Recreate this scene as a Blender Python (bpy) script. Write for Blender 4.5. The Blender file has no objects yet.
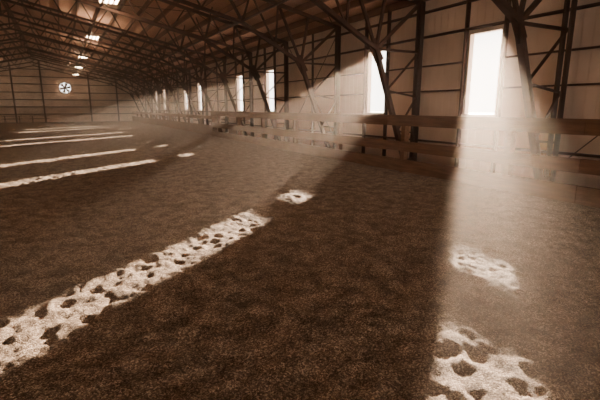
import bpy, bmesh, math, random
import numpy as np
from mathutils import Vector, Matrix
random.seed(4); np.random.seed(4)
S=bpy.context.scene; C=S.collection

# ---------------- materials ----------------
def mat(name,c1,c2=None,scale=3.0,rough=.7,metal=0,bump=0,bscale=30,emit=None,estr=0,stretch=(1,1,1),spec=.2):
    m=bpy.data.materials.new(name); m.use_nodes=True; nt=m.node_tree; N=nt.nodes; L=nt.links
    b=N['Principled BSDF']; b.inputs['Roughness'].default_value=rough; b.inputs['Metallic'].default_value=metal
    b.inputs['Specular IOR Level'].default_value=spec
    tc=N.new('ShaderNodeTexCoord'); mp=N.new('ShaderNodeMapping'); mp.inputs['Scale'].default_value=stretch
    L.new(tc.outputs['Object'],mp.inputs['Vector'])
    if c2:
        n=N.new('ShaderNodeTexNoise'); n.inputs['Scale'].default_value=scale; n.inputs['Detail'].default_value=6
        r=N.new('ShaderNodeValToRGB'); r.color_ramp.elements[0].position=.3; r.color_ramp.elements[1].position=.7
        r.color_ramp.elements[0].color=(*c1,1); r.color_ramp.elements[1].color=(*c2,1)
        L.new(mp.outputs[0],n.inputs['Vector']); L.new(n.outputs[0],r.inputs[0]); L.new(r.outputs[0],b.inputs['Base Color'])
    else: b.inputs['Base Color'].default_value=(*c1,1)
    if bump:
        n=N.new('ShaderNodeTexNoise'); n.inputs['Scale'].default_value=bscale; n.inputs['Detail'].default_value=4
        bp=N.new('ShaderNodeBump'); bp.inputs['Strength'].default_value=bump; bp.inputs['Distance'].default_value=.02
        L.new(mp.outputs[0],n.inputs['Vector']); L.new(n.outputs[0],bp.inputs['Height']); L.new(bp.outputs[0],b.inputs['Normal'])
    if emit:
        b.inputs['Emission Color'].default_value=(*emit,1); b.inputs['Emission Strength'].default_value=estr
    return m

M_steel=mat('rusty_dark_steel',(.032,.014,.008),(.075,.032,.019),scale=2,rough=.6,metal=.1)
M_purlin=mat('brown_purlin',(.15,.072,.045),(.23,.12,.075),scale=1.2,rough=.7)
M_roof=mat('roof_sheet',(.54,.31,.205),(.70,.44,.305),scale=.6,rough=.75)
M_wood=mat('weathered_board',(.105,.048,.023),(.22,.112,.06),scale=3,rough=.9,bump=.5,bscale=12,stretch=(6,.6,6),spec=.03)
M_frame=mat('painted_window_trim',(.55,.42,.33),rough=.5)
M_snow=mat('bright_outdoor_ground',(.70,.66,.62),(.78,.74,.70),scale=.5,rough=.9)
M_lamp=mat('fluorescent_tube',(.9,.9,.85),emit=(1,.74,.50),estr=52)
M_house=mat('lamp_housing',(.5,.42,.34),rough=.5)
M_fan=mat('fan_metal',(.12,.08,.06),rough=.5,metal=.3)

def wall_mat():
    m=mat('white_sheet_panel',(.56,.405,.305),(.77,.59,.465),scale=.9,rough=.6)
    nt=m.node_tree;N=nt.nodes;L=nt.links;b=N['Principled BSDF']
    tc=N.new('ShaderNodeTexCoord'); sx=N.new('ShaderNodeSeparateXYZ'); L.new(tc.outputs['Object'],sx.inputs[0])
    ad=N.new('ShaderNodeMath'); ad.operation='ADD'; L.new(sx.outputs[0],ad.inputs[0]); L.new(sx.outputs[1],ad.inputs[1])
    mu=N.new('ShaderNodeMath'); mu.operation='MULTIPLY'; mu.inputs[1].default_value=1/.23; L.new(ad.outputs[0],mu.inputs[0])
    fr=N.new('ShaderNodeMath'); fr.operation='FRACT'; L.new(mu.outputs[0],fr.inputs[0])
    r=N.new('ShaderNodeValToRGB'); e=r.color_ramp.elements; e[0].position=0;e[0].color=(1,1,1,1);e[1].position=.18;e[1].color=(0,0,0,1)
    L.new(fr.outputs[0],r.inputs[0])
    bp=N.new('ShaderNodeBump'); bp.inputs['Strength'].default_value=.4; bp.inputs['Distance'].default_value=.02
    L.new(r.outputs[0],bp.inputs['Height']); L.new(bp.outputs[0],b.inputs['Normal'])
    return m
M_wall=wall_mat()

def floor_mat():
    m=bpy.data.materials.new('arena_footing'); m.use_nodes=True; nt=m.node_tree;N=nt.nodes;L=nt.links;b=N['Principled BSDF']
    b.inputs['Roughness'].default_value=.95; b.inputs['Specular IOR Level'].default_value=.08
    tc=N.new('ShaderNodeTexCoord')
    v=N.new('ShaderNodeTexVoronoi'); v.inputs['Scale'].default_value=115; L.new(tc.outputs['Object'],v.inputs['Vector'])
    n=N.new('ShaderNodeTexNoise'); n.inputs['Scale'].default_value=4.2; n.inputs['Detail'].default_value=8; n.inputs['Roughness'].default_value=.6; L.new(tc.outputs['Object'],n.inputs['Vector'])
    sp=N.new('ShaderNodeSeparateColor'); L.new(v.outputs['Color'],sp.inputs[0])
    r=N.new('ShaderNodeValToRGB'); e=r.color_ramp.elements
    e[0].position=.05;e[0].color=(.13,.086,.058,1); e[1].position=.98; e[1].color=(.62,.46,.33,1)
    x=r.color_ramp.elements.new(.6); x.color=(.26,.178,.122,1)
    L.new(sp.outputs[0],r.inputs[0])
    r2=N.new('ShaderNodeValToRGB'); e=r2.color_ramp.elements; e[0].position=.40;e[0].color=(.62,.60,.58,1); e[1].position=.60;e[1].color=(1.1,1.1,1.1,1)  # random mottle: damp patches, plus hoofprint shading put into the colour
    L.new(n.outputs[0],r2.inputs[0])
    mx=N.new('ShaderNodeMix'); mx.data_type='RGBA'; mx.blend_type='MULTIPLY'; mx.inputs[0].default_value=1
    L.new(r.outputs[0],mx.inputs[6]); L.new(r2.outputs[0],mx.inputs[7]); L.new(mx.outputs[2],b.inputs['Base Color'])
    n2=N.new('ShaderNodeTexNoise'); n2.inputs['Scale'].default_value=26; n2.inputs['Detail'].default_value=7; n2.inputs['Roughness'].default_value=.65; L.new(tc.outputs['Object'],n2.inputs['Vector'])
    b1=N.new('ShaderNodeBump'); b1.inputs['Strength'].default_value=1; b1.inputs['Distance'].default_value=.04; L.new(n2.outputs[0],b1.inputs['Height'])
    b2=N.new('ShaderNodeBump'); b2.inputs['Strength'].default_value=1; b2.inputs['Distance'].default_value=.009; b2.invert=True
    L.new(v.outputs['Distance'],b2.inputs['Height']); L.new(b1.outputs[0],b2.inputs['Normal']); L.new(b2.outputs[0],b.inputs['Normal'])
    return m
M_floor=floor_mat()

# ---------------- mesh helpers ----------------
class MB:
    def __init__(s): s.v=[]; s.f=[]; s.m=[]
    def box(s,a,b,mi=0):
        x0,y0,z0=[min(a[i],b[i]) for i in range(3)]; x1,y1,z1=[max(a[i],b[i]) for i in range(3)]
        o=len(s.v); s.v+=[(x0,y0,z0),(x1,y0,z0),(x1,y1,z0),(x0,y1,z0),(x0,y0,z1),(x1,y0,z1),(x1,y1,z1),(x0,y1,z1)]
        for q in [(0,3,2,1),(4,5,6,7),(0,1,5,4),(1,2,6,5),(2,3,7,6),(3,0,4,7)]:
            s.f.append([o+i for i in q]); s.m.append(mi)
    def beam(s,p,q,w=.06,h=.06,mi=0,side=(0,1,0)):
        p=Vector(p);q=Vector(q);d=(q-p).normalized(); a=Vector(side); a=(a-d*a.dot(d))
        if a.length<1e-4: a=Vector((1,0,0)); a=a-d*a.dot(d)
        a.normalize(); c=d.cross(a).normalized()
        o=len(s.v)
        for e in (p,q):
            for i,j in ((-1,-1),(1,-1),(1,1),(-1,1)): s.v.append(tuple(e+a*(i*w/2)+c*(j*h/2)))
        for k in [(0,3,2,1),(4,5,6,7),(0,1,5,4),(1,2,6,5),(2,3,7,6),(3,0,4,7)]:
            s.f.append([o+i for i in k]); s.m.append(mi)
    def cyl(s,p,q,r,n=16,mi=0):
        p=Vector(p);q=Vector(q);d=(q-p).normalized();a=d.orthogonal().normalized();c=d.cross(a);o=len(s.v)
        for e in (p,q):
            for i in range(n):
                t=2*math.pi*i/n; s.v.append(tuple(e+a*r*math.cos(t)+c*r*math.sin(t)))
        for i in range(n):
            j=(i+1)%n; s.f.append([o+i,o+j,o+n+j,o+n+i]); s.m.append(mi)
        s.f.append([o+i for i in range(n)][::-1]); s.m.append(mi); s.f.append([o+n+i for i in range(n)]); s.m.append(mi)
    def mesh(s,name,mats):
        me=bpy.data.meshes.new(name); me.from_pydata(s.v,[],s.f)
        for m in mats: me.materials.append(m)
        me.polygons.foreach_set('material_index',s.m)
        bm=bmesh.new(); bm.from_mesh(me); bmesh.ops.recalc_face_normals(bm,faces=bm.faces); bm.to_mesh(me); bm.free()
        return me
    def obj(s,name,mats,loc=(0,0,0),parent=None):
        o=bpy.data.objects.new(name,s.mesh(name,mats)); C.objects.link(o); o.location=loc
        if parent: o.parent=parent
        return o

XW=9.1; XR=-2.0; XL=2*XR-XW; Y0=-11.0; Y1=58.0; EZ=4.4; SL=.22
def zr(x): return EZ+(XW-XR-abs(x-XR))*SL
RZ=zr(XR)
F0=5.35; BAY=4.08
frames=[F0+BAY*k for k in range(-3,13)]
wins=[F0+BAY*(k+.5) for k in (-3,-2,0,1,3,4,6,7,9,10)]
WZ0,WZ1,WW=1.40,3.41,.97

# ---------------- floor ----------------
xs=np.concatenate([np.arange(XL,-3,.12),np.arange(-3,-1,.04),np.arange(-1,7.4,.02),np.arange(7.4,XW+.01,.1)])
ys=list(np.arange(Y0,.6,.2)); y=.6
while y<Y1: ys.append(y); y+=.014+.0055*y
ys.append(Y1); ys=np.array(ys)
XX,YY=np.meshgrid(xs,ys)
def vnoise(wl,seed):
    rs=np.random.RandomState(seed); n=512; g=rs.rand(n,n)*2-1
    ca,sa=math.cos(seed),math.sin(seed)
    u=(XX*ca-YY*sa)/wl+2000; v=(XX*sa+YY*ca)/wl+2000; i=np.floor(u).astype(int); j=np.floor(v).astype(int); fu=u-i; fv=v-j
    fu=fu*fu*(3-2*fu); fv=fv*fv*(3-2*fv)
    G=lambda a,b:g[a%n,b%n]
    return (G(i,j)*(1-fu)+G(i+1,j)*fu)*(1-fv)+(G(i,j+1)*(1-fu)+G(i+1,j+1)*fu)*fv
H=.012*vnoise(1.1,1)+.009*vnoise(.40,2)-.016*np.abs(vnoise(.19,3))+.011*vnoise(.11,5)+.010*vnoise(.06,7)+.007*vnoise(.035,9)
for k in range(9500):
    cx=random.uniform(-9,7.2); cy=0.6+(random.random()**1.6)*34
    s=random.uniform(.03,.05) if k%6 else random.uniform(.06,.09); A=s*random.uniform(.15,.33)
    i0,i1=np.searchsorted(xs,[cx-4*s,cx+4*s]); j0,j1=np.searchsorted(ys,[cy-4*s,cy+4*s])
    if i1<=i0 or j1<=j0: continue
    r2=(XX[j0:j1,i0:i1]-cx)**2+(YY[j0:j1,i0:i1]-cy)**2
    H[j0:j1,i0:i1]+=-A*np.exp(-r2/(2*s*s))+.4*A*np.exp(-(np.sqrt(r2)-2*s)**2/(2*(.55*s)**2))
H*=np.clip((8.2-XX)/.8,0.1,1)
nx,ny=len(xs),len(ys)
me=bpy.data.meshes.new('floor')
V=np.stack([XX,YY,H],-1).reshape(-1,3)
idx=np.arange(nx*ny).reshape(ny,nx)
Fq=np.stack([idx[:-1,:-1],idx[:-1,1:],idx[1:,1:],idx[1:,:-1]],-1).reshape(-1,4)
me.from_pydata(V.tolist(),[],Fq.tolist()); me.materials.append(M_floor)
me.polygons.foreach_set('use_smooth',[True]*len(me.polygons))
fo=bpy.data.objects.new('floor',me); C.objects.link(fo)
mb=MB(); mb.box((-150,-150,-.3),(150,200,-.2)); mb.obj('outdoor_ground',[M_snow])

# ---------------- walls ----------------
T=.08
def side_wall(name,x0,x1,holes):
    mb=MB()
    edges=sorted(holes)
    top=EZ+.3
    mb.box((x0,Y0-.1,-.25),(x1,Y1+.1,WZ0 if holes else top))
    if holes:
        mb.box((x0,Y0-.1,WZ1),(x1,Y1+.1,top)); p=Y0-.1
        for w in edges:
            mb.box((x0,p,WZ0),(x1,w-WW/2,WZ1)); p=w+WW/2
        mb.box((x0,p,WZ0),(x1,Y1+.1,WZ1))
    return mb.obj(name,[M_wall])
side_wall('wall_right',XW,XW+T,wins); side_wall('wall_left',XL-T,XL,[])

def gable(name,y0,y1,hole):
    hx0,hx1,hz0,hz1=hole
    mb=MB()
    def prism(pts):
        o=len(mb.v); n=len(pts)
        for yy in (y0,y1):
            for (x,z) in pts: mb.v.append((x,yy,z))
        mb.f.append([o+i for i in range(n)]); mb.m.append(0); mb.f.append([o+n+i for i in range(n)][::-1]); mb.m.append(0)
        for i in range(n):
            j=(i+1)%n; mb.f.append([o+i,o+j,o+n+j,o+n+i]); mb.m.append(0)
    up=.25
    prism([(XL,-.25),(hx0,-.25),(hx0,zr(hx0)+up)]+([(XR,RZ+up)] if hx0>XR else [])+[(XL,EZ+up)])
    prism([(hx1,-.25),(XW,-.25),(XW,EZ+up)]+([(XR,RZ+up)] if hx1<XR else [])+[(hx1,zr(hx1)+up)])
    if hz0>0: prism([(hx0,-.25),(hx1,-.25),(hx1,hz0),(hx0,hz0)])
    prism([(hx0,hz1),(hx1,hz1),(hx1,zr(hx1)+up)]+([(XR,RZ+up)] if hx0<XR<hx1 else [])+[(hx0,zr(hx0)+up)])
    return mb.obj(name,[M_wall])
FX,FZ,FR=.73,3.84,.62
gable('wall_far',Y1,Y1+T,(FX-FR,FX+FR,FZ-FR,FZ+FR))
gable('wall_near',Y0-T,Y0,(-5.5,1.5,-.25,4.6))  # unseen end wall; wide opening added to let in sky light as fill

# ---------------- roof ----------------
mb=MB()
for sgn in (1,-1):
    xe=XR+sgn*(XW-XR+.4)
    a=(XR,RZ+.25); b=(xe,EZ+.25-.4*SL)
    o=len(mb.v)
    for yy in (Y0-.5,Y1+.5):
        for dz in (0,.06):
            for p in (a,b): mb.v.append((p[0],yy,p[1]+dz))
    for q in [(0,1,5,4),(2,3,7,6),(0,2,3,1),(4,5,7,6),(1,3,7,5),(0,4,6,2)]: mb.f.append([o+i for i in q]); mb.m.append(0)
mb.obj('ceiling',[M_roof])
mb=MB()
n=14
for sgn in (1,-1):
    for i in range(n+1):
        x=XR+sgn*((XW-XR-.12)*i/n+.06)
        z=zr(x)+.13
        mb.box((x-.03,Y0+.02,z-.1),(x+.03,Y1-.02,z+.1))
mb.obj('roof_purlins',[M_purlin])

# ---------------- steel frames ----------------
def build_frame():
    mb=MB()
    mx=lambda x,s: XR+s*(x-XR)
    for s in (1,-1):
        def B(p,q,w=.06,h=.06): mb.beam((mx(p[0],s),0,p[1]),(mx(q[0],s),0,q[1]),w,h)
        tc=lambda x:(x,zr(x)-.03)
        for dy in (-.07,.07):
            mb.beam((mx(8.9,s),dy,-.1),(mx(8.9,s),dy,EZ),.04,.13)
        mb.box((mx(8.9,s)-.42,-.16,.0),(mx(8.9,s)+.12,.16,.05))
        base=(8.6,.03); knee=(7.4,3.1); bend=(5.3,4.22)
        B(base,knee,.14,.11); B(base,(8.9,.15),.1,.1)
        mb.beam((mx(7.55,s),0,2.8),(mx(7.25,s),0,3.3),.03,.28)
        low=lambda x: (x,4.22+(5.3-x)*(RZ-.95-4.22)/(5.3-XR))
        B(knee,bend,.13,.1); B(bend,low(XR),.13,.09)
        B((8.9,EZ-.03),(XR,RZ-.03),.13,.1)
        def inn(t): return (base[0]+(knee[0]-base[0])*t, base[1]+(knee[1]-base[1])*t)
        B(inn(.3),(8.9,.9),.045,.045);B(inn(.3),(8.9,1.9),.045,.045);B(inn(.66),(8.9,1.9),.045,.045)
        B(inn(.66),(8.9,3.1),.045,.045)
        B(knee,(8.9,3.1),.06,.06);B(knee,(8.9,EZ),.08,.08)
        B(knee,tc(7.7),.07,.07); B(knee,tc(6.55),.07,.07)
        m=lambda t:(knee[0]+(bend[0]-knee[0])*t,knee[1]+(bend[1]-knee[1])*t)
        B(m(.45),tc(6.55),.05,.05); B(m(.45),tc(5.6),.05,.05); B(bend,tc(5.6),.05,.05); B(bend,tc(4.6),.05,.05)
        x=4.6
        while x-1.15>XR+.3:
            B(tc(x),low(x-.6),.045,.045); B(low(x-.6),tc(x-1.15),.045,.045); x-=1.15
        B(tc(x),low(XR),.045,.045)
    mb.beam((XR,0,RZ-.03),(XR,0,RZ-.95),.06,.06)
    return mb.mesh('steel_truss_frame',[M_steel])
fm=build_frame()
for yf in frames:
    o=bpy.data.objects.new('steel_truss_frame',fm); C.objects.link(o); o.location=(0,yf,0)

mb=MB()
for s in (1,-1):
    mx=lambda x: XR+s*(x-XR)
    for x,z in ((5.3,4.22),(1.6,5.04)):
        mb.beam((mx(x),Y0+.1,z+.05),(mx(x),Y1-.1,z+.05),.05,.05)
    for k in range(0,len(frames)-1):
        a,b=frames[k],frames[k+1]
        if k%2==0:
            mb.beam((mx(8.7),a,zr(8.7)-.08),(mx(5),b,zr(5)-.08),.02,.02); mb.beam((mx(8.7),b,zr(8.7)-.08),(mx(5),a,zr(5)-.08),.02,.02)
            mb.beam((mx(5),a,zr(5)-.08),(mx(1.3),b,zr(1.3)-.08),.02,.02); mb.beam((mx(5),b,zr(5)-.08),(mx(1.3),a,zr(1.3)-.08),.02,.02)
        mb.beam((mx(5.3),a,4.3),(mx(5.3),a+1.1,zr(5.3)),.035,.035); mb.beam((mx(5.3),b,4.3),(mx(5.3),b-1.1,zr(5.3)),.035,.035)
    if s==1:
        for k in (2,5,8,11):
            a,b=frames[k],frames[k+1]
            mb.beam((8.96,a,.3),(8.96,b,4.3),.018,.018); mb.beam((8.96,b,.3),(8.96,a,4.3),.018,.018)
mb.obj('roof_and_wall_bracing',[M_steel])

# wall girts
mb=MB()
for z in (.68,2.05,2.73,1.33,3.5,4.15):
    if z in (2.05,2.73):
        p=Y0+.05
        for w in sorted(wins):
            mb.box((9.02,p,z-.018),(XW,w-WW/2-.06,z+.018)); p=w+WW/2+.06
        mb.box((9.02,p,z-.018),(XW,Y1,z+.018))
    else: mb.box((9.0,Y0,z-.025),(XW,Y1,z+.025))
    mb.box((XL,Y0,z-.03),(XL+.11,Y1,z+.03))
for w in wins:
    for dy in (-WW/2-.07,WW/2+.07): mb.box((8.99,w+dy-.025,0),(XW,w+dy+.025,EZ+.1))
for k,yf in enumerate(frames[:-1]):
    c=yf+BAY/2
    if min(abs(c-w) for w in wins)>.5: mb.box((9.02,c-.02,0),(XW,c+.02,EZ+.1))
for z in (.9,1.7,2.5,3.3,4.2,5.0,5.8):
    wx=(XW-XR)- max(0,(z-EZ)/SL)
    a,b=XR-wx+.1,XR+wx-.1
    if abs(z-FZ)<FR:
        mb.box((a,Y1-.08,z-.04),(FX-FR-.1,Y1,z+.04)); mb.box((FX+FR+.1,Y1-.08,z-.04),(b,Y1,z+.04))
    else: mb.box((a,Y1-.08,z-.04),(b,Y1,z+.04))
for x in (-10,-7.2,-4.4,-1.6,3.2,6.2):
    mb.box((x-.08,Y1-.18,0),(x+.08,Y1-.08,zr(x)))
mb.obj('wall_girts',[M_steel])

# windows
for i,w in enumerate(sorted(wins)):
    mb=MB(); t=.045; x0,x1=XW-.04,XW+T+.03
    a,b=w-WW/2,w+WW/2
    mb.box((x0,a,WZ0),(x1,a+t,WZ1)); mb.box((x0,b-t,WZ0),(x1,b,WZ1)); mb.box((x0,a,WZ1-t),(x1,b,WZ1)); mb.box((x0-.04,a-.03,WZ0-.02),(x1+.04,b+.03,WZ0+t))
    mb.obj('window_%d'%(i+1),[M_frame])

# ---------------- fence ----------------
mb=MB(); XF=7.5; YE=24.3
posts=[5.4+2.95*k for k in range(-5,7)]
for yp in posts: mb.box((XF,yp-.07,-.1),(XF+.14,yp+.07,1.36))
mb.box((XF,YE-.14,-.1),(XF+.14,YE,1.36))
L0=Y0+.3
def rails(x,z0,z1,step=4.9):
    y=L0
    while y<YE:
        e=min(y+step,YE); mb.box((x-.045+random.uniform(-.004,.004),y+.004,z0+random.uniform(-.008,.008)),(x,e-.004,z1+random.uniform(-.008,.008))); y=e
rails(XF,1.16,1.385); rails(XF,.53,.78); rails(XF,.02,.33)
mb.box((XF-.06,L0,1.385),(XF+.15,YE,1.42))
mb.obj('wooden_arena_fence',[M_wood])
mb=MB(); XB=7.75
for k in range(12): 
    yp=YE+.3+2.95*k
    if yp<Y1-1: mb.box((XB,yp-.07,-.1),(XB+.14,yp+.07,1.2))
mb.box((XB-.045,YE+.2,.02),(XB,Y1-.6,.6)); mb.box((XB-.045,YE+.2,.95),(XB,Y1-.6,1.15))
mb.obj('wooden_kickboard_fence',[M_wood])

# ---------------- lamps ----------------
for y in (-3,6.5,16.8,26.0,36,45,55.0):
    for x in (1.85,-5.85):
        z=5.2
        e=bpy.data.objects.new('ceiling_lamp',None); C.objects.link(e); e.location=(x,y,z)
        mb=MB(); mb.box((-.05,-.62,.06),(.05,.62,.14))
        for sy in (-.6,.6): mb.box((-.3,sy-.02,-.035),(.3,sy+.02,.06))
        for sy in (-.45,.45): mb.cyl((0,sy,.14),(0,sy,zr(x)-z+.05),.008,8)
        mb.obj('housing',[M_house],parent=e)
        mb=MB(); 
        for i in range(4): mb.cyl((-.24+.16*i,-.58,.0),(-.24+.16*i,.58,.0),.033,8)
        mb.obj('tubes',[M_lamp],parent=e)

# ---------------- exhaust fan ----------------
e=bpy.data.objects.new('exhaust_fan',None); C.objects.link(e); e.location=(FX,Y1-.04,FZ)
mb=MB(); n=32; r=FR*.93
o=len(mb.v)
for i in range(n):
    t=2*math.pi*i/n; c,s_=math.cos(t),math.sin(t); k=(FR+.1)/max(abs(c),abs(s_))
    mb.v+= [(r*c,-.05,r*s_),(k*c,-.05,k*s_),(r*c,.1,r*s_)]
for i in range(n):
    j=(i+1)%n; mb.f.append([o+3*i,o+3*i+1,o+3*j+1,o+3*j]); mb.m.append(0); mb.f.append([o+3*i,o+3*j,o+3*j+2,o+3*i+2]); mb.m.append(0)
mb.obj('shroud',[M_frame],parent=e)
mb=MB(); mb.cyl((0,-.06,0),(0,.08,0),.14,16)
for i in range(6):
    t=2*math.pi*i/6+.2; d=Vector((math.cos(t),0,math.sin(t))); p=Vector((-d.z,0,d.x)); o=len(mb.v)
    for (rr,w) in ((.08,.06),(.35,.15),(.55,.17)):
        for sg in (-1,1):
            q=d*rr+p*w*sg; mb.v.append((q.x,.02+.05*sg,q.z)); mb.v.append((q.x,.03+.05*sg,q.z))
    for a in (0,4):
        mb.f+=[[o+a,o+a+2,o+a+6,o+a+4],[o+a+1,o+a+5,o+a+7,o+a+3],[o+a,o+a+4,o+a+5,o+a+1],[o+a+2,o+a+3,o+a+7,o+a+6]]; mb.m+=[0]*4
mb.obj('blades',[M_fan],parent=e)

# ---------------- benches at the far end ----------------
for bx in (-4.6,-2.1):
    e=bpy.data.objects.new('picnic_table',None); C.objects.link(e); e.location=(bx,55.5,0)
    mb=MB()
    for i in range(5): mb.box((-.9,-.36+.15*i,.72),(.9,-.36+.15*i+.135,.76))
    for sy in (-.75,.6): mb.box((-.9,sy,.42),(.9,sy+.15,.46))
    for sx in (-.65,.65):
        mb.beam((sx,-.3,.72),(sx,-.65,-.02),.09,.04,side=(0,0,1)); mb.beam((sx,.3,.72),(sx,.65,-.02),.09,.04,side=(0,0,1))
        mb.box((sx-.02,-.72,.33),(sx+.02,.72,.42)); mb.box((sx-.02,-.36,.66),(sx+.02,.36,.72))
    mb.obj('top_and_legs',[M_wood],parent=e)

# ---------------- dust haze ----------------
mb=MB(); i=.02
pts=[(XL+i,-.15),(XW-i,-.15),(XW-i,EZ),(XR,RZ+.1),(XL+i,EZ)]
for yy in (Y0+.02,Y1-.02):
    for p in pts: mb.v.append((p[0],yy,p[1]))
mb.f=[[0,1,2,3,4],[9,8,7,6,5]]+[[a,(a+1)%5,(a+1)%5+5,a+5] for a in range(5)]; mb.m=[0]*7
mv=bpy.data.materials.new('airborne_dust'); mv.use_nodes=True; nt=mv.node_tree; nt.nodes.clear()
out=nt.nodes.new('ShaderNodeOutputMaterial'); vs=nt.nodes.new('ShaderNodeVolumeScatter')
vs.inputs['Color'].default_value=(1,.80,.64,1); vs.inputs['Density'].default_value=.0072; vs.inputs['Anisotropy'].default_value=.72
nt.links.new(vs.outputs[0],out.inputs['Volume'])
mb.obj('dust_haze',[mv])

# ---------------- light ----------------
sun=bpy.data.lights.new('sun','SUN'); sun.energy=84; sun.color=(1,.82,.64); sun.angle=math.radians(.7)
so=bpy.data.objects.new('sun',sun); C.objects.link(so)
el=math.atan(.218); d=Vector((-.7657*math.cos(el),-.6432*math.cos(el),-math.sin(el)))
so.rotation_euler=d.to_track_quat('-Z','Y').to_euler(); so.location=(40,40,20)
w=bpy.data.worlds.new('World'); S.world=w; w.use_nodes=True
bg=w.node_tree.nodes['Background']; bg.inputs[0].default_value=(1,.90,.80,1); bg.inputs[1].default_value=8

# ---------------- camera ----------------
cam=bpy.data.cameras.new('camera'); cam.sensor_width=36; cam.lens=36*430/600; cam.clip_end=500
co=bpy.data.objects.new('camera',cam); C.objects.link(co); co.location=(0,0,1.6)
th=math.radians(28.6); ph=math.radians(12.1)
f=Vector((math.sin(th)*math.cos(ph),math.cos(th)*math.cos(ph),-math.sin(ph)))
co.rotation_euler=f.to_track_quat('-Z','Y').to_euler()
S.camera=co
